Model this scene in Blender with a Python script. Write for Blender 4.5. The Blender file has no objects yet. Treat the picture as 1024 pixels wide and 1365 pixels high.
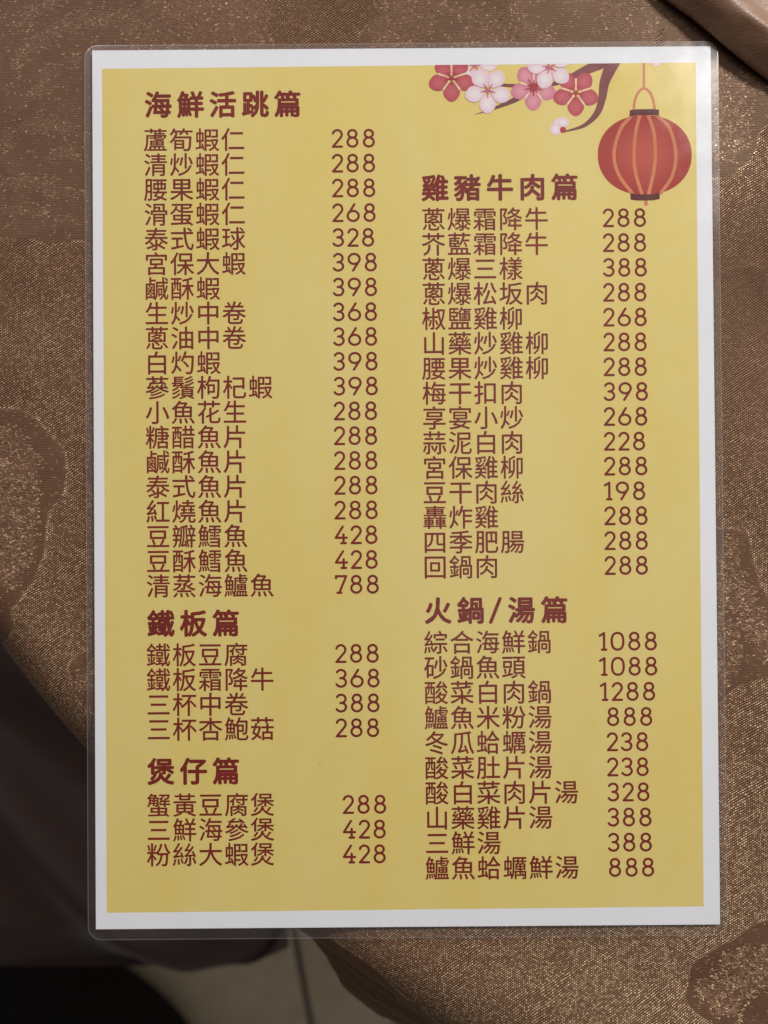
import bpy, math, random
import numpy as np
from mathutils import Vector, Euler

random.seed(7)
rng = np.random.default_rng(7)
scene = bpy.context.scene
COL = scene.collection

# ------------------------------------------------------------------ camera
cam_d = bpy.data.cameras.new("camera")
cam = bpy.data.objects.new("camera", cam_d)
COL.objects.link(cam)
scene.camera = cam
cam_d.sensor_fit = 'VERTICAL'
cam_d.sensor_height = 36.0
cam_d.sensor_width = 27.0
cam_d.lens = 1025.0 / 1365.0 * 36.0
cam.location = (-0.00734, -0.01103, 0.25979)
cam.rotation_euler = (0.00824, -0.00086, -0.00734)
cam_d.clip_start = 0.01
cam_d.clip_end = 50
cam_d.dof.use_dof = True
cam_d.dof.focus_distance = 0.2598
cam_d.dof.aperture_fstop = 6.5

# ------------------------------------------------------------------ room light
world = bpy.data.worlds.new("World")
scene.world = world
world.use_nodes = True
bg = world.node_tree.nodes["Background"]
# a dim room: pale ceiling and walls on the far side, dark towards the diner who stands at the lower left
_wt = world.node_tree
_g = _wt.nodes.new('ShaderNodeTexCoord')
_d = _wt.nodes.new('ShaderNodeVectorMath'); _d.operation = 'DOT_PRODUCT'; _d.inputs[1].default_value = (0.45, 0.88, 0.12)
_r = _wt.nodes.new('ShaderNodeMapRange'); _r.interpolation_type = 'SMOOTHSTEP'
for _i, _v in ((1, -0.55), (2, 0.55), (3, 0.02), (4, 0.42)):
    _r.inputs[_i].default_value = _v
_wt.links.new(_g.outputs['Generated'], _d.inputs[0]); _wt.links.new(_d.outputs['Value'], _r.inputs[0]); _wt.links.new(_r.outputs[0], bg.inputs[1])
bg.inputs[0].default_value = (1.0, 0.95, 0.93, 1)

def area_lamp(name, loc, target, size, power, col):
    d = bpy.data.lights.new(name, 'AREA')
    d.shape = 'DISK'
    d.size = size
    d.energy = power
    d.color = col
    o = bpy.data.objects.new(name, d)
    COL.objects.link(o)
    o.location = loc
    o.rotation_euler = (Vector(target) - Vector(loc)).to_track_quat('-Z', 'Y').to_euler()
    return o
area_lamp("fill_lamp", (0.80, 0.95, 1.00), (0, 0, 0), 0.15, 20.5, (1.0, 0.955, 0.90))
area_lamp("fill_lamp", (-0.9, 1.5, 1.4), (0, 0, 0), 0.5, 6.0, (0.97, 0.96, 1.0))  # added fill light, standing for no known lamp

# long panel added to lay a dim reflection over the middle of the film
_p = area_lamp("reflection_panel", (0.40, 0.25, 2.2), (0.40, 0.25, 0), 0.6, 1.5, (1.0, 0.98, 0.95))
_p.data.shape = 'RECTANGLE'; _p.data.size = 0.5; _p.data.size_y = 2.0; _p.rotation_euler = (0, 0, math.radians(-6))

scene.view_settings.view_transform = 'Standard'
scene.view_settings.look = 'None'
scene.view_settings.exposure = 0.0
scene.view_settings.gamma = 1.0
scene.cycles.transparent_max_bounces = 16
scene.cycles.use_denoising = True

# ------------------------------------------------------------------ node helper
class NT:
    def __init__(self, name):
        self.m = bpy.data.materials.new(name)
        self.m.use_nodes = True
        self.t = self.m.node_tree
        self.t.nodes.clear()
        self.out = self.t.nodes.new('ShaderNodeOutputMaterial')
    def n(self, typ, **kw):
        nd = self.t.nodes.new(typ)
        for k, v in kw.items():
            setattr(nd, k, v)
        return nd
    def put(self, sock, v):
        if v is None:
            return
        if isinstance(v, bpy.types.NodeSocket):
            self.t.links.new(v, sock)
        else:
            sock.default_value = v
    def math(self, op, a, b=None, c=None, clamp=False):
        nd = self.n('ShaderNodeMath', operation=op, use_clamp=clamp)
        self.put(nd.inputs[0], a); self.put(nd.inputs[1], b); self.put(nd.inputs[2], c)
        return nd.outputs[0]
    def add(self, a, b): return self.math('ADD', a, b)
    def sub(self, a, b): return self.math('SUBTRACT', a, b)
    def mul(self, a, b): return self.math('MULTIPLY', a, b)
    def smooth(self, v, lo, hi, a=0.0, b=1.0):
        nd = self.n('ShaderNodeMapRange', interpolation_type='SMOOTHSTEP')
        self.put(nd.inputs[0], v)
        for i, x in enumerate((lo, hi, a, b)):
            self.put(nd.inputs[i + 1], x)
        return nd.outputs[0]
    def xyz(self, x, y, z=0.0):
        nd = self.n('ShaderNodeCombineXYZ')
        self.put(nd.inputs[0], x); self.put(nd.inputs[1], y); self.put(nd.inputs[2], z)
        return nd.outputs[0]
    def noise(self, vec, scale, detail=2.0, rough=0.5):
        nd = self.n('ShaderNodeTexNoise')
        self.put(nd.inputs['Vector'], vec)
        nd.inputs['Scale'].default_value = scale
        nd.inputs['Detail'].default_value = detail
        nd.inputs['Roughness'].default_value = rough
        return nd.outputs['Fac']
    def white(self, vec):
        nd = self.n('ShaderNodeTexWhiteNoise', noise_dimensions='3D')
        self.put(nd.inputs['Vector'], vec)
        return nd.outputs['Value']
    def mix(self, f, a, b):
        nd = self.n('ShaderNodeMix', data_type='RGBA')
        self.put(nd.inputs[0], f); self.put(nd.inputs[6], a); self.put(nd.inputs[7], b)
        return nd.outputs[2]
    def bsdf(self, **kw):
        nd = self.n('ShaderNodeBsdfPrincipled')
        for k, v in kw.items():
            self.put(nd.inputs[k.replace('_', ' ')], v)
        self.t.links.new(nd.outputs[0], self.out.inputs[0])
        return nd
    def bump(self, h, dist, strength=1.0):
        nd = self.n('ShaderNodeBump')
        self.put(nd.inputs['Height'], h)
        nd.inputs['Distance'].default_value = dist
        nd.inputs['Strength'].default_value = strength
        return nd.outputs[0]

def rgb(r, g, b):      # sRGB 0-255 -> linear
    f = lambda c: (c / 255 / 12.92) if c / 255 <= 0.04045 else ((c / 255 + 0.055) / 1.055) ** 2.4
    return (f(r), f(g), f(b), 1)

# ------------------------------------------------------------------ materials
def simple(name, col, rough=0.6, vary=0.1, scale=60, bump=0.0, **kw):
    N = NT(name)
    tc = N.n('ShaderNodeTexCoord').outputs['Object']
    f = N.noise(tc, scale, 4)
    lo = tuple(c * (1 - vary) for c in col[:3]) + (1,)
    hi = tuple(min(1, c * (1 + vary)) for c in col[:3]) + (1,)
    a = dict(Base_Color=N.mix(f, lo, hi), Roughness=rough)
    if bump:
        a['Normal'] = N.bump(f, bump)
    a.update(kw)
    N.bsdf(**a)
    return N.m

def printed(name, col, vary=0.05):
    """Ink on paper: flat colour with faint blotches and fibre."""
    N = NT(name)
    tc = N.n('ShaderNodeTexCoord').outputs['Object']
    big = N.noise(tc, 28, 3, 0.6)
    fine = N.noise(tc, 900, 3, 0.6)
    f = N.add(N.mul(big, 0.75), N.mul(fine, 0.25))
    lo = tuple(c * (1 - vary) for c in col[:3]) + (1,)
    hi = tuple(min(1, c * (1 + vary)) for c in col[:3]) + (1,)
    N.bsdf(Base_Color=N.mix(N.smooth(f, 0.3, 0.7), lo, hi), Roughness=0.75, Specular_IOR_Level=0.1)
    return N.m

M_paper = printed("white_paper", (0.82, 0.84, 0.89, 1), 0.02)
M_ink = printed("maroon_ink", (0.195, 0.014, 0.008, 1), 0.15)

def yellow_mat():
    N = NT("yellow_print")
    tc = N.n('ShaderNodeTexCoord').outputs['Object']
    mp = N.n('ShaderNodeMapping'); mp.inputs['Scale'].default_value = (2.6, 0.9, 1)
    N.put(mp.inputs[0], tc)
    big = N.noise(mp.outputs[0], 14, 3, 0.5)
    mid = N.noise(tc, 130, 4, 0.65)
    fine = N.noise(tc, 1400, 2, 0.5)
    f = N.add(N.add(N.mul(big, 0.62), N.mul(mid, 0.23)), N.mul(fine, 0.15))
    c = N.mix(N.smooth(f, 0.32, 0.68), (0.752, 0.592, 0.175, 1), (0.760, 0.630, 0.240, 1))
    # tiny dark dust marks caught under the film
    vo = N.n('ShaderNodeTexVoronoi')
    N.put(vo.inputs['Vector'], tc)
    vo.inputs['Scale'].default_value = 70
    spot = N.smooth(vo.outputs['Distance'], 0.014, 0.026, 1.0, 0.0)
    pick = N.math('GREATER_THAN', N.n('ShaderNodeSeparateColor').outputs[0], 0.80)
    sc_ = [n for n in N.t.nodes if n.bl_idname == 'ShaderNodeSeparateColor'][0]
    N.put(sc_.inputs[0], vo.outputs['Color'])
    c = N.mix(N.mul(N.mul(spot, pick), 0.4), c, (0.12, 0.07, 0.04, 1))
    N.bsdf(Base_Color=c, Roughness=0.75, Specular_IOR_Level=0.1)
    return N.m
M_yellow = yellow_mat()

def radial_print(name, inner, outer):
    """Printed gradient, light in the middle of the shape."""
    N = NT(name)
    g = N.n('ShaderNodeTexCoord').outputs['Generated']
    sp = N.n('ShaderNodeSeparateXYZ'); N.put(sp.inputs[0], g)
    dx = N.sub(sp.outputs[0], 0.5); dy = N.sub(sp.outputs[1], 0.5)
    d = N.math('SQRT', N.add(N.mul(dx, dx), N.mul(dy, dy)))
    N.bsdf(Base_Color=N.mix(N.smooth(d, 0.05, 0.5), inner, outer), Roughness=0.75, Specular_IOR_Level=0.1)
    return N.m
M_lantern = radial_print("lantern_red_print", (0.52, 0.105, 0.078, 1), (0.40, 0.048, 0.038, 1))
M_orange = printed("orange_print", (0.66, 0.24, 0.115, 1), 0.1)
M_maroon = printed("dark_maroon_print", (0.125, 0.026, 0.026, 1), 0.1)
M_branch = printed("branch_print", (0.22, 0.070, 0.072, 1), 0.25)
M_red_petal = radial_print("rose_red_petal_print", (0.56, 0.135, 0.155, 1), (0.50, 0.085, 0.110, 1))
M_pink_petal = radial_print("pink_petal_print", (0.72, 0.33, 0.40, 1), (0.64, 0.22, 0.31, 1))
M_white_petal = radial_print("white_petal_print", (0.82, 0.76, 0.79, 1), (0.79, 0.60, 0.68, 1))
M_star_red = printed("red_stamen_print", (0.42, 0.04, 0.06, 1), 0.1)
M_star_pink = printed("pink_stamen_print", (0.62, 0.16, 0.30, 1), 0.1)
M_cream = printed("cream_gap_print", (0.80, 0.66, 0.42, 1), 0.04)

def film_mat(name, edge=False):
    N = NT(name)
    tc = N.n('ShaderNodeTexCoord').outputs['Object']
    wav = N.noise(tc, 22, 2, 0.4)
    scr = N.noise(tc, 600, 3, 0.6)
    nrm = N.bump(N.add(wav, N.mul(scr, 0.0012)), 0.0007)
    tr = N.n('ShaderNodeBsdfTransparent'); tr.inputs[0].default_value = (0.985, 0.985, 0.98, 1)
    df = N.n('ShaderNodeBsdfDiffuse'); df.inputs[0].default_value = (0.80, 0.74, 0.75, 1)
    gl = N.n('ShaderNodeBsdfGlossy'); gl.inputs[0].default_value = (1, 1, 1, 1)
    N.put(gl.inputs['Roughness'], N.smooth(N.noise(tc, 34, 5, 0.65), 0.4, 0.7, 0.13, 0.26))
    N.put(gl.inputs['Normal'], nrm)
    m1 = N.n('ShaderNodeMixShader'); m1.inputs[0].default_value = 0.14 if edge else 0.012  # white share puts a milky reflection haze into the film's colour
    N.t.links.new(tr.outputs[0], m1.inputs[1]); N.t.links.new(df.outputs[0], m1.inputs[2])
    back = N.n('ShaderNodeNewGeometry').outputs['Backfacing']
    fr = N.n('ShaderNodeFresnel')               # same reflectance from either side of the thin sheet
    N.put(fr.inputs[0], N.add(1.48, N.mul(back, 1 / 1.48 - 1.48)))
    m2 = N.n('ShaderNodeMixShader')
    N.put(m2.inputs[0], fr.outputs[0])
    N.t.links.new(m1.outputs[0], m2.inputs[1]); N.t.links.new(gl.outputs[0], m2.inputs[2])
    N.t.links.new(m2.outputs[0], N.out.inputs[0])
    return N.m
M_film = film_mat("clear_film")
M_film_edge = film_mat("film_edge", True)

def weave_mat():
    """Brown jacquard: gold-dotted twill ground, smooth satin motifs with broken glitter inside."""
    N = NT("brown_gold_jacquard")
    uvn = N.n('ShaderNodeUVMap'); uvn.uv_map = "UVMap"
    uv = uvn.outputs[0]
    sp = N.n('ShaderNodeSeparateXYZ'); N.put(sp.inputs[0], uv)
    X = N.mul(sp.outputs[0], 1000.0); Y = N.mul(sp.outputs[1], 1000.0)     # millimetres
    at = N.n('ShaderNodeAttribute', attribute_name="weave")
    sa = N.n('ShaderNodeSeparateXYZ'); N.put(sa.inputs[0], at.outputs['Vector'])
    motif, spark, light_tone = sa.outputs[0], sa.outputs[1], sa.outputs[2]
    # wobbling thread coordinates
    wob = N.noise(N.xyz(X, Y), 0.05, 2)
    wf = N.noise(N.xyz(X, Y, 4.0), 0.9, 1)
    Xw = N.add(X, N.add(N.mul(wob, 3.0), N.mul(wf, 0.22)))
    Yw = N.add(Y, N.add(N.mul(wob, -2.0), N.mul(wf, 0.22)))
    def lattice(ang, p, q, X, Y, seed):
        c, s = math.cos(ang), math.sin(ang)
        u = N.mul(N.add(N.mul(X, c), N.mul(Y, s)), 1 / q)
        v = N.mul(N.add(N.mul(X, -s), N.mul(Y, c)), 1 / p)
        vi = N.math('FLOOR', v)
        u2 = N.add(u, N.mul(vi, 0.43))
        ui = N.math('FLOOR', u2)
        fu = N.sub(N.sub(u2, ui), 0.5); fv = N.sub(N.sub(v, vi), 0.5)
        r2 = N.add(N.mul(N.mul(fu, fu), 0.8), N.mul(fv, fv))
        dot = N.smooth(r2, 0.02, 0.22, 1.0, 0.0)
        h = N.white(N.xyz(ui, vi, seed))
        h2 = N.white(N.xyz(ui, vi, seed + 9.0))
        line = N.smooth(N.mul(fv, fv), 0.01, 0.25, 1.0, 0.0)
        return dot, h, line, h2
    dot, h, line, h2 = lattice(math.radians(34), 0.72, 0.80, Xw, Yw, 1.0)
    # broken glitter: longer floats lying roughly across
    dot2, hb, line2, hb2 = lattice(math.radians(-16), 0.62, 1.05, N.add(Xw, N.mul(wf, 1.3)), N.add(Yw, N.mul(wf, 1.3)), 5.0)
    rib = N.n('ShaderNodeTexWave', wave_type='BANDS', bands_direction='Y')
    N.put(rib.inputs['Vector'], N.xyz(N.mul(Xw, 0.14), Yw))
    rib.inputs['Scale'].default_value = 0.55
    rib.inputs['Distortion'].default_value = 1.2
    rib.inputs['Detail'].default_value = 1.0
    # broad gold clouds
    cloud = N.smooth(N.noise(N.xyz(X, Y, 2.0), 0.035, 3, 0.6), 0.33, 0.68)
    cl2 = N.smooth(N.noise(N.xyz(X, Y, 7.0), 0.16, 3, 0.6), 0.38, 0.62)
    edge_j = N.mul(N.sub(h, 0.5), 0.7)
    ms = N.smooth(N.add(motif, edge_j), -0.25, 0.25)             # 1 inside a motif
    sps = N.smooth(N.add(N.add(spark, N.mul(N.sub(hb, 0.5), 2.6)), N.mul(N.sub(cl2, 0.5), 2.0)), -0.4, 0.4)
    rim = N.mul(N.smooth(N.math('ABSOLUTE', N.add(motif, 0.35)), 0.15, 0.75, 1.0, 0.0), N.smooth(light_tone, 0.05, 0.4))
    # glint amounts
    g_tw = N.mul(dot, N.add(N.mul(N.math('POWER', h, 2.0), 0.90), 0.16))
    g_tw = N.mul(g_tw, N.add(N.mul(light_tone, 1.0), N.mul(cloud, 0.10)))
    g_sp = N.mul(dot2, N.math('POWER', hb, 2.2))
    g_sp = N.mul(g_sp, N.mul(light_tone, 0.72))
    faint = N.mul(N.mul(dot2, N.math('POWER', hb, 14.0)), 0.3)
    g_rim = N.mul(N.mul(N.mul(dot, rim), N.add(N.mul(cl2, 0.85), 0.15)), N.add(N.mul(h, 0.7), 0.1))
    inside = N.add(N.mul(g_sp, sps), faint)
    g = N.add(N.mul(g_tw, N.sub(1.0, ms)), N.mul(inside, ms))
    g = N.math('MINIMUM', N.add(g, g_rim), 1.0)
    # base colour
    base_tw = N.mix(line, (0.045, 0.018, 0.010, 1), (0.185, 0.084, 0.044, 1))
    base_sm = N.mix(rib.outputs['Fac'], (0.095, 0.045, 0.026, 1), (0.176, 0.091, 0.052, 1))
    grain = N.noise(N.xyz(N.mul(X, 0.35), Y, 3.0), 1.5, 3, 0.7)
    base_sm = N.mix(N.smooth(grain, 0.35, 0.65), base_sm, N.mix(0.22, base_sm, (0.07, 0.04, 0.03, 1)))
    base_sp = N.mix(line2, (0.062, 0.030, 0.019, 1), (0.175, 0.091, 0.055, 1))
    base_in = N.mix(sps, base_sm, base_sp)
    base_tw = N.mix(N.mul(dot, 0.8), N.mix(0.55, base_tw, (0.030, 0.012, 0.008, 1)), base_tw)  # gaps between dots darkened: their small shadows put into the colour
    base = N.mix(ms, base_tw, base_in)
    gold = N.mix(h2, (0.84, 0.50, 0.28, 1), (1.0, 0.76, 0.49, 1))
    colr = N.mix(g, base, gold)
    height = N.add(N.add(N.mul(line, N.mul(N.sub(1.0, ms), 0.5)), N.mul(g, 0.5)), N.mul(ms, 0.6))
    height = N.add(height, N.mul(rib.outputs['Fac'], 0.12))
    nrm = N.bump(height, 0.00028, 0.9)
    N.bsdf(Base_Color=colr, Metallic=N.mul(g, 0.25), Roughness=N.sub(0.54, N.mul(g, 0.18)),
           Normal=nrm, Specular_IOR_Level=0.4, Specular_Tint=(1.0, 0.78, 0.58, 1), Sheen_Weight=0.02, Sheen_Roughness=0.4)
    return N.m
M_weave = weave_mat()

def satin_mat(name, col, rough, line=1.0):
    N = NT(name)
    tc = N.n('ShaderNodeTexCoord').outputs['Object']
    sp = N.n('ShaderNodeSeparateXYZ'); N.put(sp.inputs[0], tc)
    thr = N.noise(N.xyz(N.mul(sp.outputs[0], 260.0), N.mul(sp.outputs[1], 4200.0), N.mul(sp.outputs[2], 260.0)), 1.0, 2, 0.6)
    big = N.noise(tc, 45, 3, 0.6)
    f = N.add(N.mul(thr, 0.55), N.mul(big, 0.45))
    c = N.mix(N.smooth(f, 0.3, 0.7), tuple(x * 0.74 for x in col[:3]) + (1,), tuple(x * 1.2 for x in col[:3]) + (1,))
    N.bsdf(Base_Color=c, Roughness=rough, Metallic=0.0, Normal=N.bump(thr, 0.00022, 0.7),
           Specular_IOR_Level=0.7, Sheen_Weight=0.15, Sheen_Roughness=0.35)
    return N.m
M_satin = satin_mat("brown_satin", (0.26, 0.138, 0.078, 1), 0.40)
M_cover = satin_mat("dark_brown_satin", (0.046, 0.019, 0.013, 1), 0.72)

def tile_mat():
    N = NT("beige_floor_tile")
    tc = N.n('ShaderNodeTexCoord').outputs['Object']
    f = N.add(N.mul(N.noise(tc, 5, 5, 0.6), 0.7), N.mul(N.noise(tc, 60, 3, 0.6), 0.3))
    N.bsdf(Base_Color=N.mix(N.smooth(f, 0.3, 0.7), (0.36, 0.29, 0.19, 1), (0.50, 0.41, 0.28, 1)), Roughness=0.45)
    return N.m
M_tile = tile_mat()
M_grout = simple("dark_grout", (0.08, 0.07, 0.055, 1), 0.9, 0.2)
M_black = simple("black_leather", (0.008, 0.007, 0.006, 1), 0.9, 0.3, 90, 0.001, Specular_IOR_Level=0.15)
M_wood = simple("dark_wood", (0.09, 0.045, 0.025, 1), 0.4, 0.3, 20)
M_metal = simple("dark_metal", (0.05, 0.05, 0.05, 1), 0.35, 0.1, Metallic=0.9)

# ------------------------------------------------------------------ mesh helpers
def link_mesh(name, verts, faces, mat, parent=None, smooth=False):
    me = bpy.data.meshes.new(name)
    me.from_pydata([tuple(v) for v in verts], [], faces)
    me.materials.append(mat)
    if smooth:
        me.polygons.foreach_set('use_smooth', [True] * len(me.polygons))
    me.update()
    o = bpy.data.objects.new(name, me)
    COL.objects.link(o)
    if parent:
        o.parent = parent
    return o

def thing(name, label, cat, loc=(0, 0, 0), group=None):
    o = bpy.data.objects.new(name, None)
    o.empty_display_size = 0.05
    COL.objects.link(o)
    o.location = loc
    o['label'] = label; o['category'] = cat
    if group:
        o['group'] = group
    return o

def tag(o, label, cat):
    o['label'] = label; o['category'] = cat
    return o

def grid_faces(nr, nc, close=False):
    fs = []
    for i in range(nr - 1):
        for j in range(nc - 1 + (1 if close else 0)):
            k = (j + 1) % nc
            fs.append((i * nc + j, i * nc + k, (i + 1) * nc + k, (i + 1) * nc + j))
    return fs

def lathe(name, prof, mat, parent, loc=(0, 0, 0), n=48):
    v = []
    for r, z in prof:
        for k in range(n):
            a = 2 * math.pi * k / n
            v.append((r * math.cos(a) + loc[0], r * math.sin(a) + loc[1], z + loc[2]))
    f = grid_faces(len(prof), n, True)
    f.append(tuple(range(n))[::-1]); f.append(tuple(range((len(prof) - 1) * n, len(prof) * n)))
    return link_mesh(name, v, f, mat, parent, True)

# photo pixel -> millimetres on the menu's own sheet (the sheet's plane, measured from its four corners)
H = np.array([[0.25422688088108647, -0.002010575864325499, -135.92314092134495],
              [-0.0016888686423242572, -0.254988179521481, 165.9788063369884],
              [-9.317635194211835e-07, 7.77583285758625e-06, 1.0]])
def mm(x, y):
    q = H @ np.array([x, y, 1.0])
    return q[0] / q[2], q[1] / q[2]
def mmv(pts):
    return [mm(*p) for p in pts]

# ------------------------------------------------------------------ table geometry numbers (mm)
TC = np.array([173.6, 168.5]); TR = 389.5
EDGE_R = 21.0
CLOTH_Z = -1.5

# ------------------------------------------------------------------ floor
FZ = -0.76
floor = link_mesh("floor", [(-2.6, -2.8, FZ - 0.03), (2.8, -2.8, FZ - 0.03), (2.8, 2.6, FZ - 0.03), (-2.6, 2.6, FZ - 0.03),
                            (-2.6, -2.8, FZ - 0.006), (2.8, -2.8, FZ - 0.006), (2.8, 2.6, FZ - 0.006), (-2.6, 2.6, FZ - 0.006)],
                  [(3, 2, 1, 0), (4, 5, 6, 7), (0, 1, 5, 4), (1, 2, 6, 5), (2, 3, 7, 6), (3, 0, 4, 7)], M_grout)
floor['kind'] = 'structure'
def tile_mesh(s, h, b):
    v = []
    for z, k in ((-h, s), (-b, s), (0, s - b)):
        v += [(-k, -k, z), (k, -k, z), (k, k, z), (-k, k, z)]
    f = [(8, 9, 10, 11)]
    for r in (0, 4):
        for i in range(4):
            j = (i + 1) % 4
            f.append((r + i, r + j, r + 4 + j, r + 4 + i))
    me = bpy.data.meshes.new("tile"); me.from_pydata(v, [], f); me.materials.append(M_tile); me.update()
    return me
TS = 0.40
tm = tile_mesh(TS / 2 - 0.004, 0.006, 0.0012)
ta = math.radians(10)
jx, jy = -0.104, -0.703        # a joint crossing seen below the sheet
for i in range(-5, 6):
    for j in range(-5, 6):
        lx, ly = (i + 0.5) * TS, (j + 0.5) * TS
        x = jx + lx * math.cos(ta) + -ly * math.sin(-ta) * -1
        y = jy + lx * math.sin(ta) + ly * math.cos(ta)
        x = jx + lx * math.cos(ta) - ly * math.sin(ta)
        if abs(x) > 2.3 or abs(y) > 2.3:
            continue
        t = bpy.data.objects.new("tile", tm)
        COL.objects.link(t); t.parent = floor
        t.location = (x, y, FZ + random.uniform(-0.0003, 0.0003))
        t.rotation_euler = (0, 0, ta)

# ------------------------------------------------------------------ table
table = thing("round_table", "small round table hidden under the brown and gold tablecloth", "table", (TC[0] / 1000, TC[1] / 1000, FZ))
ztop = -FZ - 0.0032
lathe("tabletop", [(0.05, ztop - 0.034), (0.374, ztop - 0.034), (0.383, ztop - 0.028), (0.384, ztop - 0.020), (0.379, ztop - 0.008), (0.366, ztop), (0.05, ztop)], M_wood, table, n=96)
lathe("pedestal", [(0.035, 0.03), (0.03, 0.06), (0.03, ztop - 0.08), (0.06, ztop - 0.0345)], M_metal, table)
lathe("base", [(0.24, 0.0), (0.24, 0.008), (0.20, 0.02), (0.05, 0.03)], M_metal, table)

# ------------------------------------------------------------------ woven motifs (mm on the cloth)
def P(*pts):
    return np.array([mm(*p) for p in pts])
M_OUT = [  # outlines of the satin motifs
    P((-60, 560), (-20, 548), (0, 546), (20, 545), (44, 556), (60, 574), (72, 588), (83, 600), (86, 630), (81, 658), (61, 682), (57, 718), (55, 740),
      (41, 772), (22, 800), (7, 818), (13, 838), (0, 852), (-40, 880)),
    P((170, 850), (125, 862), (102, 873), (91, 884), (88, 891), (94, 903), (92, 914), (100, 934), (112, 948), (127, 953), (150, 975), (190, 960)),
    P((-120, -60), (330, -60), (346, -20), (356, 8), (352, 32), (362, 58), (372, 90), (350, 130), (250, 200), (180, 300), (120, 322), (112, 318), (85, 320), (62, 325), (42, 318), (20, 319), (0, 314), (-30, 322), (-120, 330)),
    P((494, -60), (900, -60), (890, 20), (860, 90), (780, 130), (600, 140), (500, 110), (470, 70), (482, 40), (504, 18), (498, -10), (520, -40)),
    P((880, -20), (1100, -20), (1100, 140), (1040, 152), (1024, 165), (1013, 178), (1010, 198), (1000, 214), (985, 227), (968, 234), (950, 236), (930, 236), (900, 200)),
    P((900, 712), (956, 709), (962, 706), (975, 704), (998, 710), (1006, 741), (1017, 781), (1027, 796), (1060, 830), (1090, 880), (1024, 903), (1004, 908), (985, 917), (972, 928), (963, 938), (900, 960)),
    P((1090, 1215), (1024, 1231), (1010, 1235), (994, 1247), (976, 1259), (960, 1267), (945, 1276), (936, 1283), (928, 1291), (925, 1300), (923, 1320), (918, 1333), (922, 1345), (931, 1354), (952, 1368), (1000, 1400), (1090, 1400)),
]
S_OUT = [  # broken glitter inside them
    P((-60, 580), (0, 568), (20, 572), (40, 590), (50, 610), (51, 660), (46, 700), (40, 735), (30, 765), (10, 790), (0, 792), (-60, 800)),
    P((93, 903), (110, 896), (124, 884), (160, 880), (160, 925), (125, 921), (112, 923), (98, 915)),
    P((200, -10), (350, -10), (346, 60), (260, 64), (170, 62), (150, 30)),
    P((496, -10), (600, -10), (560, 62), (492, 62)),
    P((600, 50), (650, 20), (720, 30), (700, 60), (640, 64)),
    P((780, -20), (880, -20), (880, 90), (840, 64), (800, 20)),
    P((940, 90), (1000, 100), (1020, 120), (1003, 160), (998, 190), (985, 210), (960, 218), (930, 220)),
    P((900, 740), (958, 730), (968, 722), (985, 720), (994, 745), (1002, 780), (1016, 805), (1034, 830), (1034, 880), (1010, 880), (998, 850), (985, 820), (965, 808), (900, 800)),
    P((900, 815), (966, 818), (984, 838), (992, 868), (986, 893), (972, 914), (958, 924), (900, 930)),
    P((1040, 1262), (1024, 1262), (1010, 1276), (996, 1269), (972, 1278), (960, 1297), (945, 1312), (936, 1328), (938, 1345), (960, 1362), (995, 1362), (1003, 1338), (1024, 1326), (1060, 1330)),
]
def swirl(pts, w):
    p = np.array([mm(*q) for q in pts]); t = np.gradient(p, axis=0); t /= np.linalg.norm(t, axis=1)[:, None]
    n = np.stack([-t[:, 1], t[:, 0]], 1) * (w / 2) * np.sin(np.linspace(0.35, math.pi - 0.35, len(p)))[:, None]
    return np.vstack([p + n, (p - n)[::-1]])
for pts, w in (([(10, 120), (28, 70), (60, 42), (105, 22), (150, 20), (190, 34), (222, 60)], 6), ([(40, 130), (60, 96), (92, 74), (112, 72)], 5),
               ([(-10, 196), (18, 172), (50, 160), (84, 166), (112, 182)], 6), ([(-10, 250), (30, 236), (66, 246), (112, 262)], 6),
               ([(-10, 284), (30, 276), (70, 290), (112, 296)], 4), ([(60, 210), (84, 200), (112, 212)], 4),
               ([(560, -10), (600, 14), (650, 22), (700, 10), (730, -14)], 5), ([(600, 62), (660, 44), (720, 46), (770, 62)], 5), ([(20, 30), (44, 8), (80, -8)], 5)):
    S_OUT.append(swirl(pts, w))
def shift(poly, dx, dy, k=1.0, rot=0.0):
    c = poly.mean(0); R = np.array([[math.cos(rot), -math.sin(rot)], [math.sin(rot), math.cos(rot)]])
    return (poly - c) @ R.T * k + c + np.array([dx, dy])
_rim = [(400, 1212), (430, 1239), (462, 1262), (494, 1281), (520, 1306), (538, 1330), (550, 1342), (569, 1347), (583, 1365), (640, 1420)]
_in = P(*_rim); _d = _in - TC; _l = np.linalg.norm(_d, axis=1)[:, None]
M_OUT.append(np.vstack([_in + _d / _l * 3.5, (_in + _d / _l * 200)[::-1]]))
_m2 = P((300, 1150), (500, 1300), (640, 1420)); _d = _m2 - TC; _l = np.linalg.norm(_d, axis=1)[:, None]
S_OUT.append(np.vstack([_m2 + _d / _l * 16, (_m2 + _d / _l * 24)[::-1]]))
# the same flowers go on over the rest of the table
for (i, j, dx, dy, r) in ((0, 0, 330, 40, 1.2), (6, 9, 70, -55, 2.0), (5, 7, 110, 160, 0.8), (6, 9, 130, 260, -1.0), (0, 0, 260, 330, 2.4),
                          (4, 6, 200, 130, 2.0), (4, 6, 60, 250, 1.0), (5, 8, 260, -60, 1.7), (3, 3, 100, 190, 0.7), (0, 0, 560, 200, 3.0)):
    M_OUT.append(shift(M_OUT[i], dx, dy, 1.0, r)); S_OUT.append(shift(S_OUT[j], dx, dy, 0.9, r))

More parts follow.
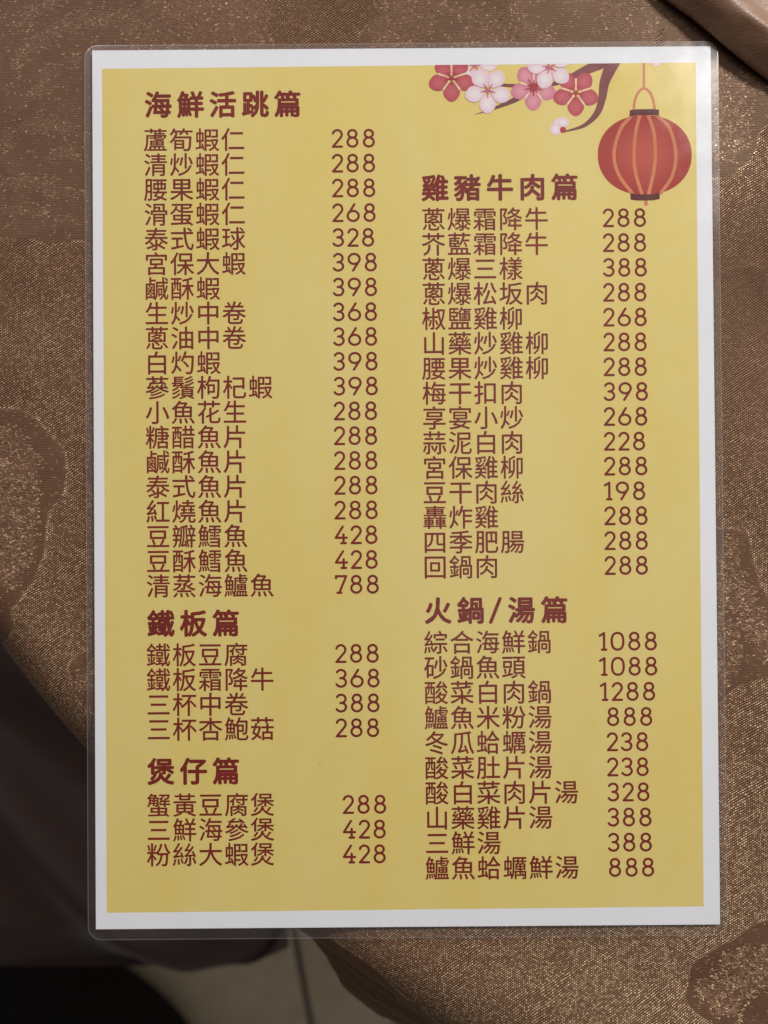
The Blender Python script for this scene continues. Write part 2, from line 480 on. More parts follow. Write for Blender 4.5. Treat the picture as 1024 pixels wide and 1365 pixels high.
def signed(polys, Q):
    """Largest signed distance (positive inside) of points Q to a set of outlines, capped at -6 mm."""
    best = np.full(len(Q), -6.0)
    for pl in polys:
        lo, hi = pl.min(0) - 6, pl.max(0) + 6
        idx = np.where((Q[:, 0] > lo[0]) & (Q[:, 0] < hi[0]) & (Q[:, 1] > lo[1]) & (Q[:, 1] < hi[1]))[0]
        if not len(idx):
            continue
        q = Q[idx]; d2 = np.full(len(q), 1e9); ins = np.zeros(len(q), bool)
        for a, b in zip(pl, np.roll(pl, -1, 0)):
            e = b - a
            t = np.clip(((q - a) @ e) / (e @ e), 0, 1)
            d2 = np.minimum(d2, ((q - a - t[:, None] * e) ** 2).sum(1))
            c = (a[1] > q[:, 1]) != (b[1] > q[:, 1])
            with np.errstate(divide='ignore', invalid='ignore'):
                xi = (b[0] - a[0]) * (q[:, 1] - a[1]) / (b[1] - a[1]) + a[0]
            ins ^= c & (q[:, 0] < xi)
        s = np.sqrt(d2) * np.where(ins, 1, -1)
        best[idx] = np.maximum(best[idx], s)
    return best

# smooth value noise for cloth relief
_g = rng.random((64, 64))
def vnoise(x, y, s):
    x = x / s + 100; y = y / s + 100
    xi = np.floor(x).astype(int); yi = np.floor(y).astype(int)
    fx = x - xi; fy = y - yi
    fx = fx * fx * (3 - 2 * fx); fy = fy * fy * (3 - 2 * fy)
    g = lambda i, j: _g[i % 64, j % 64]
    return (g(xi, yi) * (1 - fx) + g(xi + 1, yi) * fx) * (1 - fy) + (g(xi, yi + 1) * (1 - fx) + g(xi + 1, yi + 1) * fx) * fy - 0.5

# ------------------------------------------------------------------ tablecloth
def make_cloth():
    # visible sector seen from the table centre: towards the lower left
    a0, a1 = math.radians(168), math.radians(292)
    fine = np.arange(a0, a1, 0.0026)
    coarse = np.linspace(a1, a0 + 2 * math.pi, 150)[:-1]
    th = np.concatenate([fine, coarse])
    r_in = np.concatenate([[1.0], np.arange(12, TR - EDGE_R, 1.0)])
    arc = np.linspace(0, math.pi / 2, 9)[0:]
    drop = np.concatenate([np.arange(1.5, 60, 1.5), np.arange(60, 236, 4.0)])
    n_top, n_arc = len(r_in), len(arc)
    R0 = TR - EDGE_R
    # fold amplitude around the rim
    deg = np.degrees(th)
    fold = 13 * np.sin(th * 9 + 0.6) + 5 * np.sin(th * 17 + 2.0) + 10
    def bump(c, w, a):
        d = (deg - c + 180) % 360 - 180
        return a * np.exp(-(d / w) ** 2)
    vis = bump(234, 17, 1.0)
    fold = fold * (1 - np.clip(vis * 1.6, 0, 1)) + bump(243.5, 8, 50) + bump(257, 7, 30) - bump(224, 8, 8)
    bulge = bump(249, 6.5, 10)              # the cloth stands off the edge where it starts to fold
    rows = []
    uvs = []
    s_run = 0
    for r in r_in:
        x = TC[0] + r * np.cos(th); y = TC[1] + r * np.sin(th)
        rows.append(np.stack([x, y, np.full_like(x, CLOTH_Z)], 1)); uvs.append(np.stack([x, y], 1))
    for k, a in enumerate(arc[:-1] if False else arc):
        r = R0 + EDGE_R * math.sin(a) + bulge * math.sin(a) ** 1.5; z = CLOTH_Z - EDGE_R * (1 - math.cos(a)); s = R0 + EDGE_R * a
        x = TC[0] + r * np.cos(th); y = TC[1] + r * np.sin(th)
        rows.append(np.stack([x, y, np.full_like(x, z)], 1)); uvs.append(np.stack([TC[0] + s * np.cos(th), TC[1] + s * np.sin(th)], 1))
    for d in drop:
        g = 1 - math.exp(-(d / 46.0) ** 1.35)
        ripple = np.sin(deg * 0.8 + d * 0.02) * 1.8 * g + np.sin(deg * 2.1 + d * 0.03) * 0.7 * g
        lean = fold * g + ripple
        r = TR + bulge + np.maximum(lean, -16)
        flow = d * 0.42 + deg * 0.55 + 1.2 * np.sin(deg * 0.7)
        r = r + (0.75 * np.sin(flow) + 0.4 * np.sin(flow * 2.3 + 1)) * min(1, d / 8) * np.clip(vis * 1.5, 0, 1)
        z = CLOTH_Z - EDGE_R - d * 0.93 
        s = R0 + EDGE_R * math.pi / 2 + d
        x = TC[0] + r * np.cos(th); y = TC[1] + r * np.sin(th)
        rows.append(np.stack([x, y, np.full_like(x, z)], 1)); uvs.append(np.stack([TC[0] + s * np.cos(th), TC[1] + s * np.sin(th)], 1))
    V = np.concatenate(rows); U = np.concatenate(uvs)
    # relief: flat under the sheet, gentle swells beyond it, rounded wrinkle near the rim
    x, y = V[:, 0], V[:, 1]
    out = np.maximum(np.maximum(np.abs(x) - 104, np.abs(y) - 147), 0)
    w = np.clip(out / 22, 0, 1)
    rad = np.hypot(x - TC[0], y - TC[1])
    top = np.clip((R0 + 5 - rad) / 20, 0, 1)
    dz = (vnoise(x, y, 42) * 3.6 + vnoise(x + 31, y, 19) * 1.5) * w * top
    wr = 1 - np.abs(vnoise(x * 0.7 - y * 0.7, (x * 0.7 + y * 0.7) * 0.45, 17)) * 5      # soft pressed creases
    dz += np.clip(wr, 0, 1) ** 2 * 0.45 * w * top
    dz += (vnoise(x * 0.8 + y * 0.6, (y * 0.8 - x * 0.6) * 0.35, 9) * 0.5) * w * top
    V[:, 2] += dz
    mo = signed(M_OUT, U); sk = signed(S_OUT, U)
    V[:, 2] += np.clip(mo, -0.6, 0.6) * 0.10 * (mo > -5.9)
    # gold glint strength by part of the cloth: light falloff put into the colour
    def blob(px, py, rx, ry, a):
        cx, cy = mm(px, py)
        return a * np.exp(-(((U[:, 0] - cx) / rx) ** 2 + ((U[:, 1] - cy) / ry) ** 2))
    light_tone = 0.22 + blob(1000, 1150, 60, 60, 0.80) + blob(760, 1330, 75, 40, 0.80) + blob(60, 880, 40, 30, 0.45) + blob(90, 460, 28, 40, 0.25) \
        + blob(20, 680, 22, 30, 0.5) + blob(975, 190, 18, 22, 0.75) + blob(980, 800, 30, 50, 0.5) - blob(80, 150, 60, 50, 0.08) - blob(1010, 420, 20, 45, 0.08)
    n = len(th); m = len(rows)
    ii = np.arange(m - 1)[:, None] * n; jj = np.arange(n)[None, :]; kk = (jj + 1) % n
    F = np.stack([ii + jj, ii + n + jj, ii + n + kk, ii + kk], -1).reshape(-1, 4)
    V /= 1000.0
    # centre point closes the disc
    V = np.vstack([V, [[TC[0] / 1000, TC[1] / 1000, CLOTH_Z / 1000]]])
    U = np.vstack([U, [TC]]); mo = np.append(mo, -6); sk = np.append(sk, -6); light_tone = np.append(light_tone, 0.4)
    me = bpy.data.meshes.new("tablecloth")
    nf = len(F); ctr = len(V) - 1
    T = np.stack([np.full(n, ctr), np.arange(n), (np.arange(n) + 1) % n], 1)
    me.vertices.add(len(V)); me.vertices.foreach_set('co', V.ravel())
    loops = np.concatenate([F.ravel(), T.ravel()])
    me.loops.add(len(loops)); me.loops.foreach_set('vertex_index', loops.astype(np.int32))
    me.polygons.add(nf + n)
    starts = np.concatenate([np.arange(nf) * 4, nf * 4 + np.arange(n) * 3])
    me.polygons.foreach_set('loop_start', starts.astype(np.int32))
    me.polygons.foreach_set('use_smooth', np.ones(nf + n, bool))
    uvl = me.uv_layers.new(name="UVMap")
    uvl.data.foreach_set('uv', (U[loops] / 1000.0).astype(np.float32).ravel())
    at = me.attributes.new("weave", 'FLOAT_VECTOR', 'POINT')
    at.data.foreach_set('vector', np.stack([mo, sk, light_tone], 1).astype(np.float32).ravel())
    me.materials.append(M_weave)
    me.update(calc_edges=True); me.validate()
    o = bpy.data.objects.new("tablecloth", me); COL.objects.link(o)
    return tag(o, "brown jacquard tablecloth with gold thread, draped over the round table under the menu", "tablecloth")
make_cloth()

# ------------------------------------------------------------------ menu
menu = thing("menu", "laminated yellow menu sheet with white border and red Chinese dish names and prices", "menu")
Z0 = 0.0
def rounded_rect(x0, y0, x1, y1, r, n=8):
    pts = []
    for cx, cy, a in ((x1 - r, y1 - r, 0), (x0 + r, y1 - r, 90), (x0 + r, y0 + r, 180), (x1 - r, y0 + r, 270)):
        for k in range(n + 1):
            t = math.radians(a + 90 * k / n)
            pts.append((cx + r * math.cos(t), cy + r * math.sin(t)))
    return pts
def slab(name, pts, z0, z1, mat, parent):
    n = len(pts)
    v = [(x / 1000, y / 1000, z0 / 1000) for x, y in pts] + [(x / 1000, y / 1000, z1 / 1000) for x, y in pts]
    f = [tuple(range(n))[::-1], tuple(range(n, 2 * n))] + [(i, (i + 1) % n, n + (i + 1) % n, n + i) for i in range(n)]
    return link_mesh(name, v, f, mat, parent)
slab("paper_sheet", [(-105, -148.5), (105, -148.5), (105, 148.5), (-105, 148.5)], -0.16, 0.0, M_paper, menu)

def flat(name, polys, z, mat, parent, dz=0.003):
    """Flat print: filled outlines (mm), each 3 microns above the last."""
    v = []; f = []
    for i, p in enumerate(polys):
        b = len(v)
        v += [(x / 1000, y / 1000, (z + i * dz) / 1000) for x, y in p]
        idx = tuple(range(b, b + len(p)))
        area = sum(p[k][0] * p[(k + 1) % len(p)][1] - p[(k + 1) % len(p)][0] * p[k][1] for k in range(len(p)))
        f.append(idx if area > 0 else idx[::-1])
    return link_mesh(name, v, f, mat, parent)
yellow_px = [(142, 1216), (939, 1208), (928, 84), (135, 92)]
flat("yellow_panel", [mmv(yellow_px)], 0.010, M_yellow, menu)
YTOP = lambda xmm: mm(135, 92)[1] + (mm(928, 84)[1] - mm(135, 92)[1]) * (xmm - mm(135, 92)[0]) / (mm(928, 84)[0] - mm(135, 92)[0])
def clip_top(p):
    return [(x, min(y, YTOP(x))) for x, y in p]

def ribbon(path, w, z, caps=True, closed=False):
    """Constant or varying width stroke as one clean strip; returns verts, faces (mm)."""
    p = np.array(path, float); n = len(p)
    w = np.broadcast_to(np.array(w, float), (n,)) / 2
    if closed:
        t = np.roll(p, -1, 0) - np.roll(p, 1, 0)
    else:
        t = np.gradient(p, axis=0)
    t /= np.linalg.norm(t, axis=1)[:, None] + 1e-9
    nn = np.stack([-t[:, 1], t[:, 0]], 1)
    L = p + nn * w[:, None]; R = p - nn * w[:, None]
    v = [(x, y, z) for x, y in L] + [(x, y, z) for x, y in R]
    f = []
    for i in range(n if closed else n - 1):
        j = (i + 1) % n
        f.append((n + i, n + j, j, i))
    if caps and not closed:
        for e, sgn in ((0, -1), (n - 1, 1)):
            a0 = math.atan2(-sgn * nn[e][1], -sgn * nn[e][0]) if sgn > 0 else math.atan2(nn[e][1], nn[e][0])
            base = len(v)
            arc = []
            for k in range(1, 6):
                a = a0 + math.pi * k / 6
                v.append((p[e][0] + w[e] * math.cos(a), p[e][1] + w[e] * math.sin(a), z)); arc.append(base + k - 1)
            st, en = (n + e, e) if sgn > 0 else (e, n + e)
            f.append(tuple([st] + arc + [en]))
    return v, f
def ribbons(name, strokes, z, mat, parent, dz=0.003, clip=False):
    V, F = [], []
    for i, (path, w, cl) in enumerate(strokes):
        v, f = ribbon(path, w, z + i * dz, True, cl)
        if clip:
            v = [(x, min(y, YTOP(x)), zz) for x, y, zz in v]
        b = len(V)
        V += [(x / 1000, y / 1000, zz / 1000) for x, y, zz in v]; F += [tuple(q + b for q in g) for g in f]
    return link_mesh(name, V, F, mat, parent)

def catmull(pts, n=8):
    p = [np.array(q, float) for q in pts]; p = [2 * p[0] - p[1]] + p + [2 * p[-1] - p[-2]]
    out = []
    for i in range(1, len(p) - 2):
        for k in range(n):
            t = k / n
            out.append(0.5 * ((2 * p[i]) + (-p[i - 1] + p[i + 1]) * t + (2 * p[i - 1] - 5 * p[i] + 4 * p[i + 1] - p[i + 2]) * t * t
                              + (-p[i - 1] + 3 * p[i] - 3 * p[i + 1] + p[i + 2]) * t ** 3))
    out.append(p[-2])
    return [tuple(q) for q in out]

# digits as pen strokes (unit height, y up)
def ell(cx, cy, rx, ry, a0=0, a1=360, n=28, sq=1.0):
    o = []
    for k in range(n + (0 if abs(a1 - a0) == 360 else 1)):
        a = math.radians(a0 + (a1 - a0) * k / n)
        c, s = math.cos(a), math.sin(a)
        o.append((cx + rx * math.copysign(abs(c) ** sq, c), cy + ry * math.copysign(abs(s) ** sq, s)))
    return o
DIG = {
    '8': (0.878, 0.119, 0.0, [(ell(0.32, 0.742, 0.218, 0.200), True), (ell(0.32, 0.298, 0.262, 0.241), True)]),
    '2': (0.767, 0.099, 0.0, [(ell(0.297, 0.705, 0.238, 0.238, 165, -8, 16) + [(0.520, 0.62), (0.49, 0.565), (0.45, 0.51), (0.09, 0.085)], False), ([(0.06, 0.057), (0.54, 0.057)], False)]),
    '3': (0.778, 0.080, 0.0, [(ell(0.300, 0.725, 0.235, 0.218, 155, -75, 18) + [(0.30, 0.505), (0.26, 0.505)], False), (ell(0.295, 0.285, 0.262, 0.228, 78, -152, 22), False)]),
    '4': (0.804, 0.050, 0.0, [([(0.44, 0.94), (0.065, 0.35)], False), ([(0.065, 0.345), (0.65, 0.345)], False), ([(0.475, 0.52), (0.475, 0.08)], False), ([(0.36, 0.057), (0.60, 0.057)], False)]),
    '6': (0.887, 0.099, 0.0, [([(0.415, 0.945), (0.125, 0.49)], False), (ell(0.352, 0.325, 0.295, 0.268), True)]),
    '9': (0.900, 0.100, 0.0, [([(0.585, 0.51), (0.295, 0.055)], False), (ell(0.352, 0.675, 0.295, 0.268), True)]),
    '7': (0.755, 0.060, 0.0, [([(0.055, 0.935), (0.60, 0.935)], False), ([(0.06, 0.92), (0.06, 0.83)], False), ([(0.59, 0.92), (0.245, 0.08)], False), ([(0.13, 0.057), (0.34, 0.057)], False)]),
    '1': (0.622, 0.100, 0.0, [([(0.045, 0.80), (0.27, 0.93)], False), ([(0.275, 0.94), (0.275, 0.08)], False), ([(0.155, 0.057), (0.385, 0.057)], False)]),
    '0': (0.920, 0.100, 0.0, [(ell(0.3675, 0.5, 0.31, 0.443, sq=0.86, n=36), True)]),
}
LZ = 0.030
def price(x, y, s, hpx=25.0):
    ux, uy = mm(x, y); sc = hpx * 0.2538
    pen = 0.0; st = []
    pen = -DIG[s[0]][1]
    # slight print skew of the page is carried by the menu itself
    for ch in s:
        adv, lsb, _, strokes = DIG[ch]
        for path, closed in strokes:
            st.append(([(ux + (pen + lsb + px) * sc, uy + (py - 0.5) * sc) for px, py in path], 0.126 * sc, closed))
        pen += adv
    ribbons("price", st, LZ, M_ink, menu)

# printed characters, one outline set per character, cached
_glyph = {}
def glyph(ch):
    if ch not in _glyph:
        c = bpy.data.curves.new('g', 'FONT'); c.body = ch; c.resolution_u = 3
        o = bpy.data.objects.new('g', c); COL.objects.link(o)
        bpy.context.view_layer.update()
        me = bpy.data.meshes.new_from_object(o)
        v = np.array([list(q.co)[:2] for q in me.vertices]); f = [tuple(p.vertices) for p in me.polygons]
        # keep faces facing up
        g = []
        for t in f:
            q = v[list(t)]
            a = sum(q[k][0] * q[(k + 1) % len(q)][1] - q[(k + 1) % len(q)][0] * q[k][1] for k in range(len(q)))
            g.append(t if a > 0 else t[::-1])
        _glyph[ch] = (v, g)
        bpy.data.objects.remove(o); bpy.data.curves.remove(c); bpy.data.meshes.remove(me)
    return _glyph[ch]
def line(name, x, y, chars, em, pitch, z, bold=0.0, xs=None):
    V, F = [], []
    ux, uy = mm(x, y); k = 0.2538
    offs = [(0, 0)] if not bold else [(bold * math.cos(a), bold * math.sin(a)) for a in np.arange(0, 2 * math.pi, math.pi / (4 if bold > 0.5 else 2))] + [(0, 0)]
    for i, ch in enumerate(chars):
        v, f = glyph(ch)
        cx = ux + (xs[i] if xs else i * pitch) * k
        for q, (dx, dy) in enumerate(offs):
            b = len(V); zz = z + q * 0.003
            V += [((cx + (p[0] - 0.035) * em * k + dx * k) / 1000, (uy + (p[1] - 0.38) * em * k + dy * k) / 1000, zz / 1000) for p in v]
            F += [tuple(t + b for t in g) for g in f]
    return link_mesh(name, V, F, M_ink, menu)

def dishes(lines, x0, x1, y0, y1, px0, px1, py0, py1, pxs=None):
    n = len(lines)
    for i, (d, p) in enumerate(lines):
        t = i / (n - 1)
        line("dish_name", x0 + (x1 - x0) * t, y0 + (y1 - y0) * t, d, 32.9, 34.4, LZ, 0.30)
        price(pxs[i] if pxs else px0 + (px1 - px0) * t, py0 + (py1 - py0) * t, p)
def heading(x, y, s, xs=None):
    line("section_heading", x, y, s, 36.8, 43.3, LZ, 1.08, xs)

heading(193, 140, "海鮮活跳篇")
dishes([("蘆筍蝦仁", "288"), ("清炒蝦仁", "288"), ("腰果蝦仁", "288"), ("滑蛋蝦仁", "268"), ("泰式蝦球", "328"), ("宮保大蝦", "398"),
        ("鹹酥蝦", "398"), ("生炒中卷", "368"), ("蔥油中卷", "368"), ("白灼蝦", "398"), ("蔘鬚枸杞蝦", "398"), ("小魚花生", "288"),
        ("糖醋魚片", "288"), ("鹹酥魚片", "288"), ("泰式魚片", "288"), ("紅燒魚片", "288"), ("豆瓣鱈魚", "428"), ("豆酥鱈魚", "428"),
        ("清蒸海鱸魚", "788")], 191.5, 195.5, 187, 781, 442, 446.5, 185, 779)
heading(197, 831, "鐵板篇")
dishes([("鐵板豆腐", "288"), ("鐵板霜降牛", "368"), ("三杯中卷", "388"), ("三杯杏鮑菇", "288")], 195.5, 196, 873, 972, 447, 447.5, 871, 970)
heading(197, 1028, "煲仔篇")
dishes([("蟹黃豆腐煲", "288"), ("三鮮海參煲", "428"), ("粉絲大蝦煲", "428")], 196, 196, 1073, 1139, 457, 457, 1072, 1138)
heading(563, 251, "雞豬牛肉篇")
dishes([("蔥爆霜降牛", "288"), ("芥藍霜降牛", "288"), ("蔥爆三樣", "388"), ("蔥爆松坂肉", "288"), ("椒鹽雞柳", "268"), ("山藥炒雞柳", "288"),
        ("腰果炒雞柳", "288"), ("梅干扣肉", "398"), ("享宴小炒", "268"), ("蒜泥白肉", "228"), ("宮保雞柳", "288"), ("豆干肉絲", "198"),
        ("轟炸雞", "288"), ("四季肥腸", "288"), ("回鍋肉", "288")], 562.5, 565, 293, 756, 804, 806.5, 291, 754)
heading(567, 814, "火鍋湯篇", [0, 43.5, 111, 155])
ribbons("slash", [([mm(654.5, 829.5), mm(667, 798)], 1.15, False)], LZ, M_ink, menu)
dishes([("綜合海鮮鍋", "1088"), ("砂鍋魚頭", "1088"), ("酸菜白肉鍋", "1288"), ("鱸魚米粉湯", "888"), ("冬瓜蛤蠣湯", "238"), ("酸菜肚片湯", "238"),
        ("酸白菜肉片湯", "328"), ("山藥雞片湯", "388"), ("三鮮湯", "388"), ("鱸魚蛤蠣鮮湯", "888")], 566, 568, 856.5, 1157, 0, 0, 855, 1156,
       [799, 799.5, 800.5, 810, 809.5, 810, 810.5, 810.5, 811, 812.5])

# printed blossom branch
def bow(path, ws, name):
    pts = catmull(path, 8)
    w = np.interp(np.linspace(0, 1, len(pts)), np.linspace(0, 1, len(ws)), ws) * 0.2538
    return ([mm(*q) for q in pts], w, False)
ribbons("branch", [
    bow([(819, 80), (812, 96), (806, 112), (803, 132), (796, 152), (779, 168), (754, 176)], [20, 16, 13, 10.5, 8.5, 5, 2], ''),
    bow([(800, 86), (780, 95), (762, 103), (740, 112), (712, 114), (690, 115), (665, 113), (648, 104), (634, 98)], [15, 12, 8, 6, 5, 5, 4, 4, 3], ''),
    bow([(716, 116), (700, 126), (684, 135), (662, 144), (648, 149), (634, 153)], [8, 8, 7, 4, 2, 0.8], ''),
], 0.030, M_branch, menu, clip=True)

def flower(px, py, R, rot, mat, star, z, gap=None, rays=5):
    cx, cy = mm(px, py); R *= 0.2538
    fl = bpy.data.objects.new("blossom", None); COL.objects.link(fl); fl.parent = menu
    k = 0
    for i in range(5):
        a = math.radians(rot + 72 * i)
        ca, sa = math.cos(a), math.sin(a)
        pts = []
        for t in np.linspace(0, 2 * math.pi, 26, endpoint=False):
            u = 0.60 + 0.42 * math.cos(t); v = 0.385 * math.sin(t) * (0.62 + 0.38 * min(1, (u - 0.1) / 0.55))
            u += 0.05 * (1 - abs(v) / 0.385) * (1 if math.cos(t) > 0.6 else 0) * math.cos(t)
            pts.append((cx + R * (u * ca - v * sa), cy + R * (u * sa + v * ca)))
        flat("petal", [clip_top(pts)], z + 0.004 * k, mat, fl); k += 1
    # pale seams between petals, then the stamens
    st = []
    if gap:
        for i in range(5):
            a = math.radians(rot + 36 + 72 * i)
            st.append(([(cx + R * 0.16 * math.cos(a), cy + R * 0.16 * math.sin(a)), (cx + R * 0.62 * math.cos(a), cy + R * 0.62 * math.sin(a))], [0.35, 0.7], False))
        ribbons("petal_seams", st, z + 0.022, M_cream, fl, clip=True)
    st = []
    for i in range(rays):
        a = math.radians(rot + (0 if gap is None else 0) + 360 / rays * i)
        L = 0.34 if rays == 5 else (0.42 if i % 2 == 0 else 0.3)
        st.append(([(cx, cy), (cx + R * L * math.cos(a), cy + R * L * math.sin(a))], [0.75, 0.28], False))
    ribbons("stamen", st, z + 0.040, star, fl, dz=0.002, clip=True)
    return fl
flower(633.5, 88, 30, -62, M_white_petal, M_star_pink, 0.050)
flower(602, 105, 29.5, -90, M_red_petal, M_star_red, 0.130, True)
flower(650.5, 121, 29.5, -92, M_white_petal, M_star_pink, 0.130)
flower(711.5, 117, 29.5, -92, M_pink_petal, M_star_red, 0.050, True, 10)
flower(733.5, 90, 29, -112, M_white_petal, M_star_pink, 0.130)
flower(768, 124.5, 29.5, -91, M_red_petal, M_star_red, 0.050, True)
bud = bpy.data.objects.new("flower_bud", None); COL.objects.link(bud); bud.parent = menu
def disc(px, py, rx, ry, n=28):
    cx, cy = mm(px, py)
    return [(cx + rx * 0.2538 * math.cos(t), cy + ry * 0.2538 * math.sin(t)) for t in np.linspace(0, 2 * math.pi, n, endpoint=False)]
flat("petal", [disc(745, 165, 7, 7)], 0.044, M_white_petal, bud)
flat("petal", [disc(741, 173, 7.5, 8)], 0.050, M_white_petal, bud)
flat("petal", [disc(751.5, 163.5, 7.2, 7)], 0.056, M_white_petal, bud)
flat("calyx", [disc(750.8, 173.8, 4.2, 4.2)], 0.062, M_star_red, bud)
flat("petal", [clip_top(disc(875.5, 83, 7, 5.5))], 0.030, M_white_petal, menu)

# printed lantern
lan = bpy.data.objects.new("printed_lantern", None); COL.objects.link(lan); lan.parent = menu
cx, cy = mm(860, 207.3)
body = [(cx + 62.8 * 0.2538 * math.copysign(abs(math.cos(t)) ** 0.94, math.cos(t)), cy + 53.5 * 0.2538 * math.copysign(abs(math.sin(t)) ** 0.94, math.sin(t))) for t in np.linspace(0, 2 * math.pi, 72, endpoint=False)]
LP = lambda pts: [mm(760 + x / 3.879, 60 + y / 3.879) for x, y in pts]
ribbons("string", [(LP([(383, 88), (384, 225)]), 0.8, False)], 0.026, M_orange, lan, clip=True)
ribbons("hanging_loop", [(LP(catmull([(331, 345), (335, 300), (352, 252), (383, 227), (416, 250), (434, 300), (440, 345)])), 0.9, False)], 0.034, M_orange, lan)
flat("lantern_body", [body], 0.040, M_lantern, lan)
for c in ([(312, 376), (262, 440), (229, 560), (252, 670), (325, 772)], [(362, 370), (342, 450), (333, 560), (340, 660), (374, 775)],
          [(408, 370), (434, 450), (443, 560), (434, 660), (408, 775)], [(455, 372), (515, 430), (549, 560), (530, 680), (472, 768)]):
    ribbons("rib", [(LP(catmull(c, 8)), 1.15, False)], 0.046, M_orange, lan)
flat("lantern_cap", [LP([(310, 340), (350, 335), (420, 334), (462, 337), (462, 368), (420, 365), (350, 366), (310, 372)])], 0.052, M_maroon, lan)
flat("lantern_cap", [LP([(313, 768), (350, 775), (430, 774), (465, 766), (466, 799), (430, 806), (350, 807), (315, 802)])], 0.052, M_maroon, lan)
ribbons("tassel", [(LP([(394, 806), (395, 826)]), 1.25, False)], 0.034, M_orange, lan)

# clear laminate pouch round the paper
fp = mmv([(119, 1255), (971, 1242), (957, 56.5), (110, 62)])
outer = rounded_rect(fp[3][0] * 0.5 + fp[0][0] * 0.5, -152.0, 107.4, 150.1, 4.6, 10)
film = slab("laminate_film", outer, -0.30, 0.28, M_film, menu)
# raised rim of the pouch, whitened to stand in for its edge highlight
inner = rounded_rect(outer and min(p[0] for p in outer) + 0.28, -151.72, 107.12, 149.82, 4.35, 10)
n = len(outer)
v = [(x / 1000, y / 1000, 0.00030) for x, y in outer] + [(x / 1000, y / 1000, 0.00034) for x, y in inner]
link_mesh("film_rim", v, [(i, (i + 1) % n, n + (i + 1) % n, n + i) for i in range(n)], M_film_edge, menu)

# ------------------------------------------------------------------ folded napkin, upper right corner
def make_napkin():
    a = np.array(mm(906, 0)); b = np.array(mm(1024, 97))
    e = (b - a) / np.linalg.norm(b - a); nrm = np.array([-e[1], e[0]])       # along the fold / away from the menu
    if nrm[0] < 0:
        nrm = -nrm
    hgt = 9.0
    k0 = (259.8 - hgt * 0.55) / 259.8
    a = np.array([-7.3, -11.0]) + (a - np.array([-7.3, -11.0])) * k0
    prof = []
    for t in np.linspace(-90, 50, 10):                                       # folded edge, then a slanting face up to the crest
        r = math.radians(t)
        prof.append((2.6 - 2.6 * math.cos(r), 2.8 + 2.6 * math.sin(r)))
    prof = [(20, 0.6), (10, 0.2)] + prof
    for d, z in ((2.6, 7.0), (4.4, 9.4), (6.2, 11.2), (7.2, 11.9), (8.0, 12.0), (9.0, 11.6), (10.4, 10.6), (12.2, 9.4), (15, 8.3), (19, 7.9), (26, 8.5), (34, 9.0), (44, 9.6), (60, 9.8), (80, 10.0), (100, 9.6), (112, 8.0), (115, 4.5), (112, 1.0), (100, 0.4)):
        prof.append((d, z))
    L = np.linspace(-85, 120, 90)
    V = []
    for d, z in prof:
        for s in L:
            q = a + e * s + nrm * (d + 0.6 * math.sin(s * 0.045) + 0.25 * math.sin(s * 0.17 + d * 0.1))
            zz = z * (1 + 0.05 * math.sin(s * 0.06 + d * 0.05)) + ((0.45 * math.sin(d * 0.45 + s * 0.12) + 0.22 * math.sin(d * 1.1 - s * 0.31 + 1.0)) if z > 8 else 0)
            V.append((q[0] / 1000, q[1] / 1000, (CLOTH_Z + 1.1 + zz * 0.74) / 1000))
    F = grid_faces(len(prof), len(L))
    F.append(tuple(i * len(L) for i in range(len(prof))))
    F.append(tuple(i * len(L) + len(L) - 1 for i in range(len(prof)))[::-1])
    o = link_mesh("napkin", V, F, M_satin, None, True)
    tag(o, "thick folded brown satin napkin at the upper right, throwing a shadow beside the menu corner", "napkin")
make_napkin()

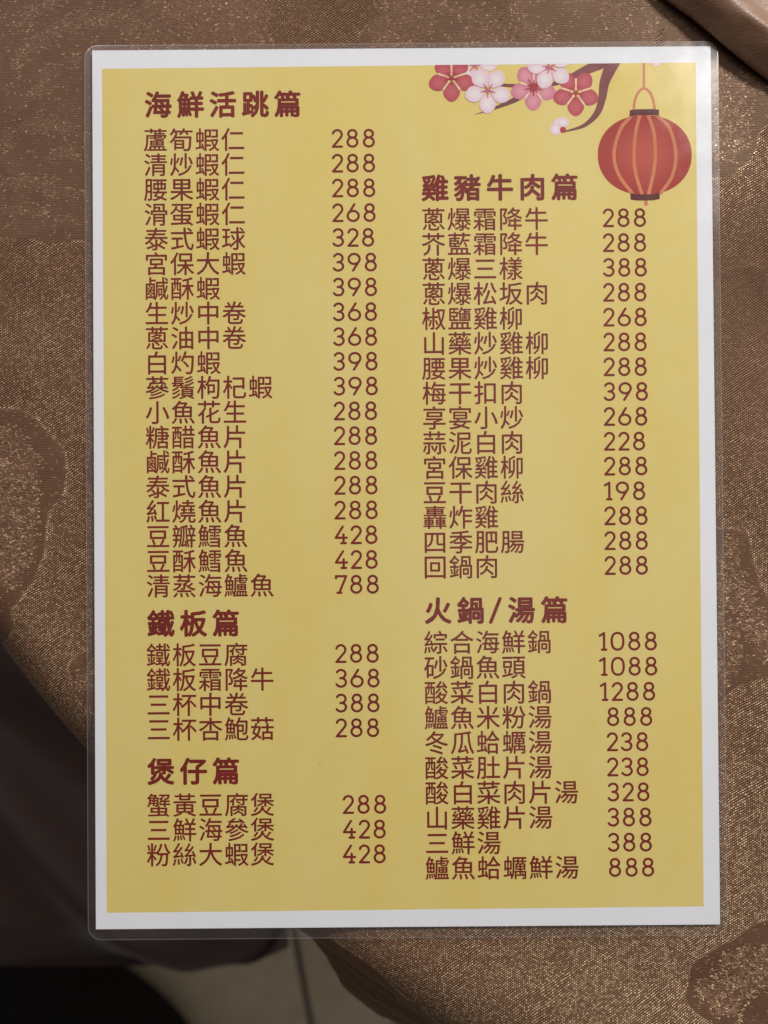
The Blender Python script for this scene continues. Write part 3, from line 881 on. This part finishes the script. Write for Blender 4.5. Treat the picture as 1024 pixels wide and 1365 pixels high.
# ------------------------------------------------------------------ covered chair pushed in at the lower left
CZ = -0.30       # seat height below the table top
def at_depth(px, py, z):
    d = 0.2598 - z
    return (-0.00734 + (px - 512) / 1025 * d - 0.0022 * 0, -0.01103 - (py - 682.5 + 8.4) / 1025 * d)
chair = thing("dining_chair", "chair in a dark brown satin cover pushed under the table edge, lower left", "chair")
x1, y0 = at_depth(345, 1262, CZ)
x0 = x1 - 0.44; y1 = y0 + 0.42
chair.location = ((x0 + x1) / 2, (y0 + y1) / 2, FZ)
lx0, lx1, ly0, ly1 = -0.22, 0.22, -0.21, 0.21
def make_seat():
    n = 120
    V = []
    xs = np.linspace(-0.235, 0.235, n); ys = np.linspace(-0.225, 0.225, n)
    zt = CZ - FZ
    for y in ys:
        for x in xs:
            dx = max(abs(x) - 0.195, 0); dy = max(abs(y) - 0.185, 0)
            d = math.hypot(dx, dy)
            z = zt - 0.4 * d - 9 * d * d
            # loose folds of the cover
            u = x * 0.75 + y * 0.66; w = -x * 0.66 + y * 0.75
            z += 0.010 * math.sin(u * 26 + 1.5 * math.sin(w * 11)) * (0.5 + 0.5 * math.sin(w * 9 + 1)) + 0.005 * math.sin(u * 55 + w * 17)
            z += 0.016 * math.exp(-((u + 0.03) / 0.02) ** 2)
            V.append((x, y, z))
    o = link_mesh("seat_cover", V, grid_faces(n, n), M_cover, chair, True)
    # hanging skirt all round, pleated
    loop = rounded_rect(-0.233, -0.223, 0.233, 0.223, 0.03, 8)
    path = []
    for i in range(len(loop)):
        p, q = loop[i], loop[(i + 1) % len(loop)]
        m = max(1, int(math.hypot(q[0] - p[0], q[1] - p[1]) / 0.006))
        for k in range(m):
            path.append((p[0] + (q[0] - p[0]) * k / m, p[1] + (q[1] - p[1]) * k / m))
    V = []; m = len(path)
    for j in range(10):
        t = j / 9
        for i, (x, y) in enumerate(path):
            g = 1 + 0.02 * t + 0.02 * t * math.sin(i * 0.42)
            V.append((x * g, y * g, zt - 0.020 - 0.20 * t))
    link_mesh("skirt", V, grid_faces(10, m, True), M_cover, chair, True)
make_seat()
for sx in (-1, 1):
    for sy in (-1, 1):
        lathe("leg", [(0.011, 0.0), (0.014, 0.2), (0.015, CZ - FZ - 0.035)], M_metal, chair, (sx * 0.185, sy * 0.18, 0), 16)

# ------------------------------------------------------------------ black bag on the floor
def make_bag():
    bx, by = -0.47, -0.665
    bag = thing("bag", "black bag lying on the beige floor tiles at the lower left", "bag", (bx, by, FZ))
    V = []; nu, nv = 48, 20
    for j in range(nv):
        t = j / (nv - 1); ph = math.pi * t - math.pi / 2
        for i in range(nu):
            a = 2 * math.pi * i / nu
            c = math.cos(a); s = math.sin(a)
            rr = math.cos(ph) ** 0.5 if abs(ph) < math.pi / 2 - 1e-3 else 0.02
            x = 0.235 * math.copysign(abs(c) ** 0.6, c) * rr * (1 + 0.03 * math.sin(3 * a + 1))
            y = 0.150 * math.copysign(abs(s) ** 0.7, s) * rr
            z = 0.085 + 0.085 * math.copysign(abs(math.sin(ph)) ** 0.7, math.sin(ph)) * (1 + 0.06 * math.sin(4 * a)) + 0.0
            V.append((x, y, max(z, 0.001)))
    link_mesh("bag_body", V, grid_faces(nv, nu, True), M_black, bag, True).rotation_euler = (0, 0, math.radians(-28))
    # carrying strap
    pts = [(-0.12, 0.0, 0.16), (-0.10, 0.0, 0.20), (0.0, 0.01, 0.215), (0.10, 0.0, 0.20), (0.12, 0.0, 0.16)]
    V = []; P3 = [np.array(p) for p in catmull(pts, 6)]
    for i, p in enumerate(P3):
        t = P3[min(i + 1, len(P3) - 1)] - P3[max(i - 1, 0)]; t = t / np.linalg.norm(t)
        b = np.array([0, 1, 0.0]); c = np.cross(t, b)
        for k in range(8):
            a = 2 * math.pi * k / 8
            V.append(tuple(p + b * 0.010 * math.cos(a) + c * 0.004 * math.sin(a)))
    link_mesh("strap", V, grid_faces(len(P3), 8, True), M_black, bag, True)
make_bag()
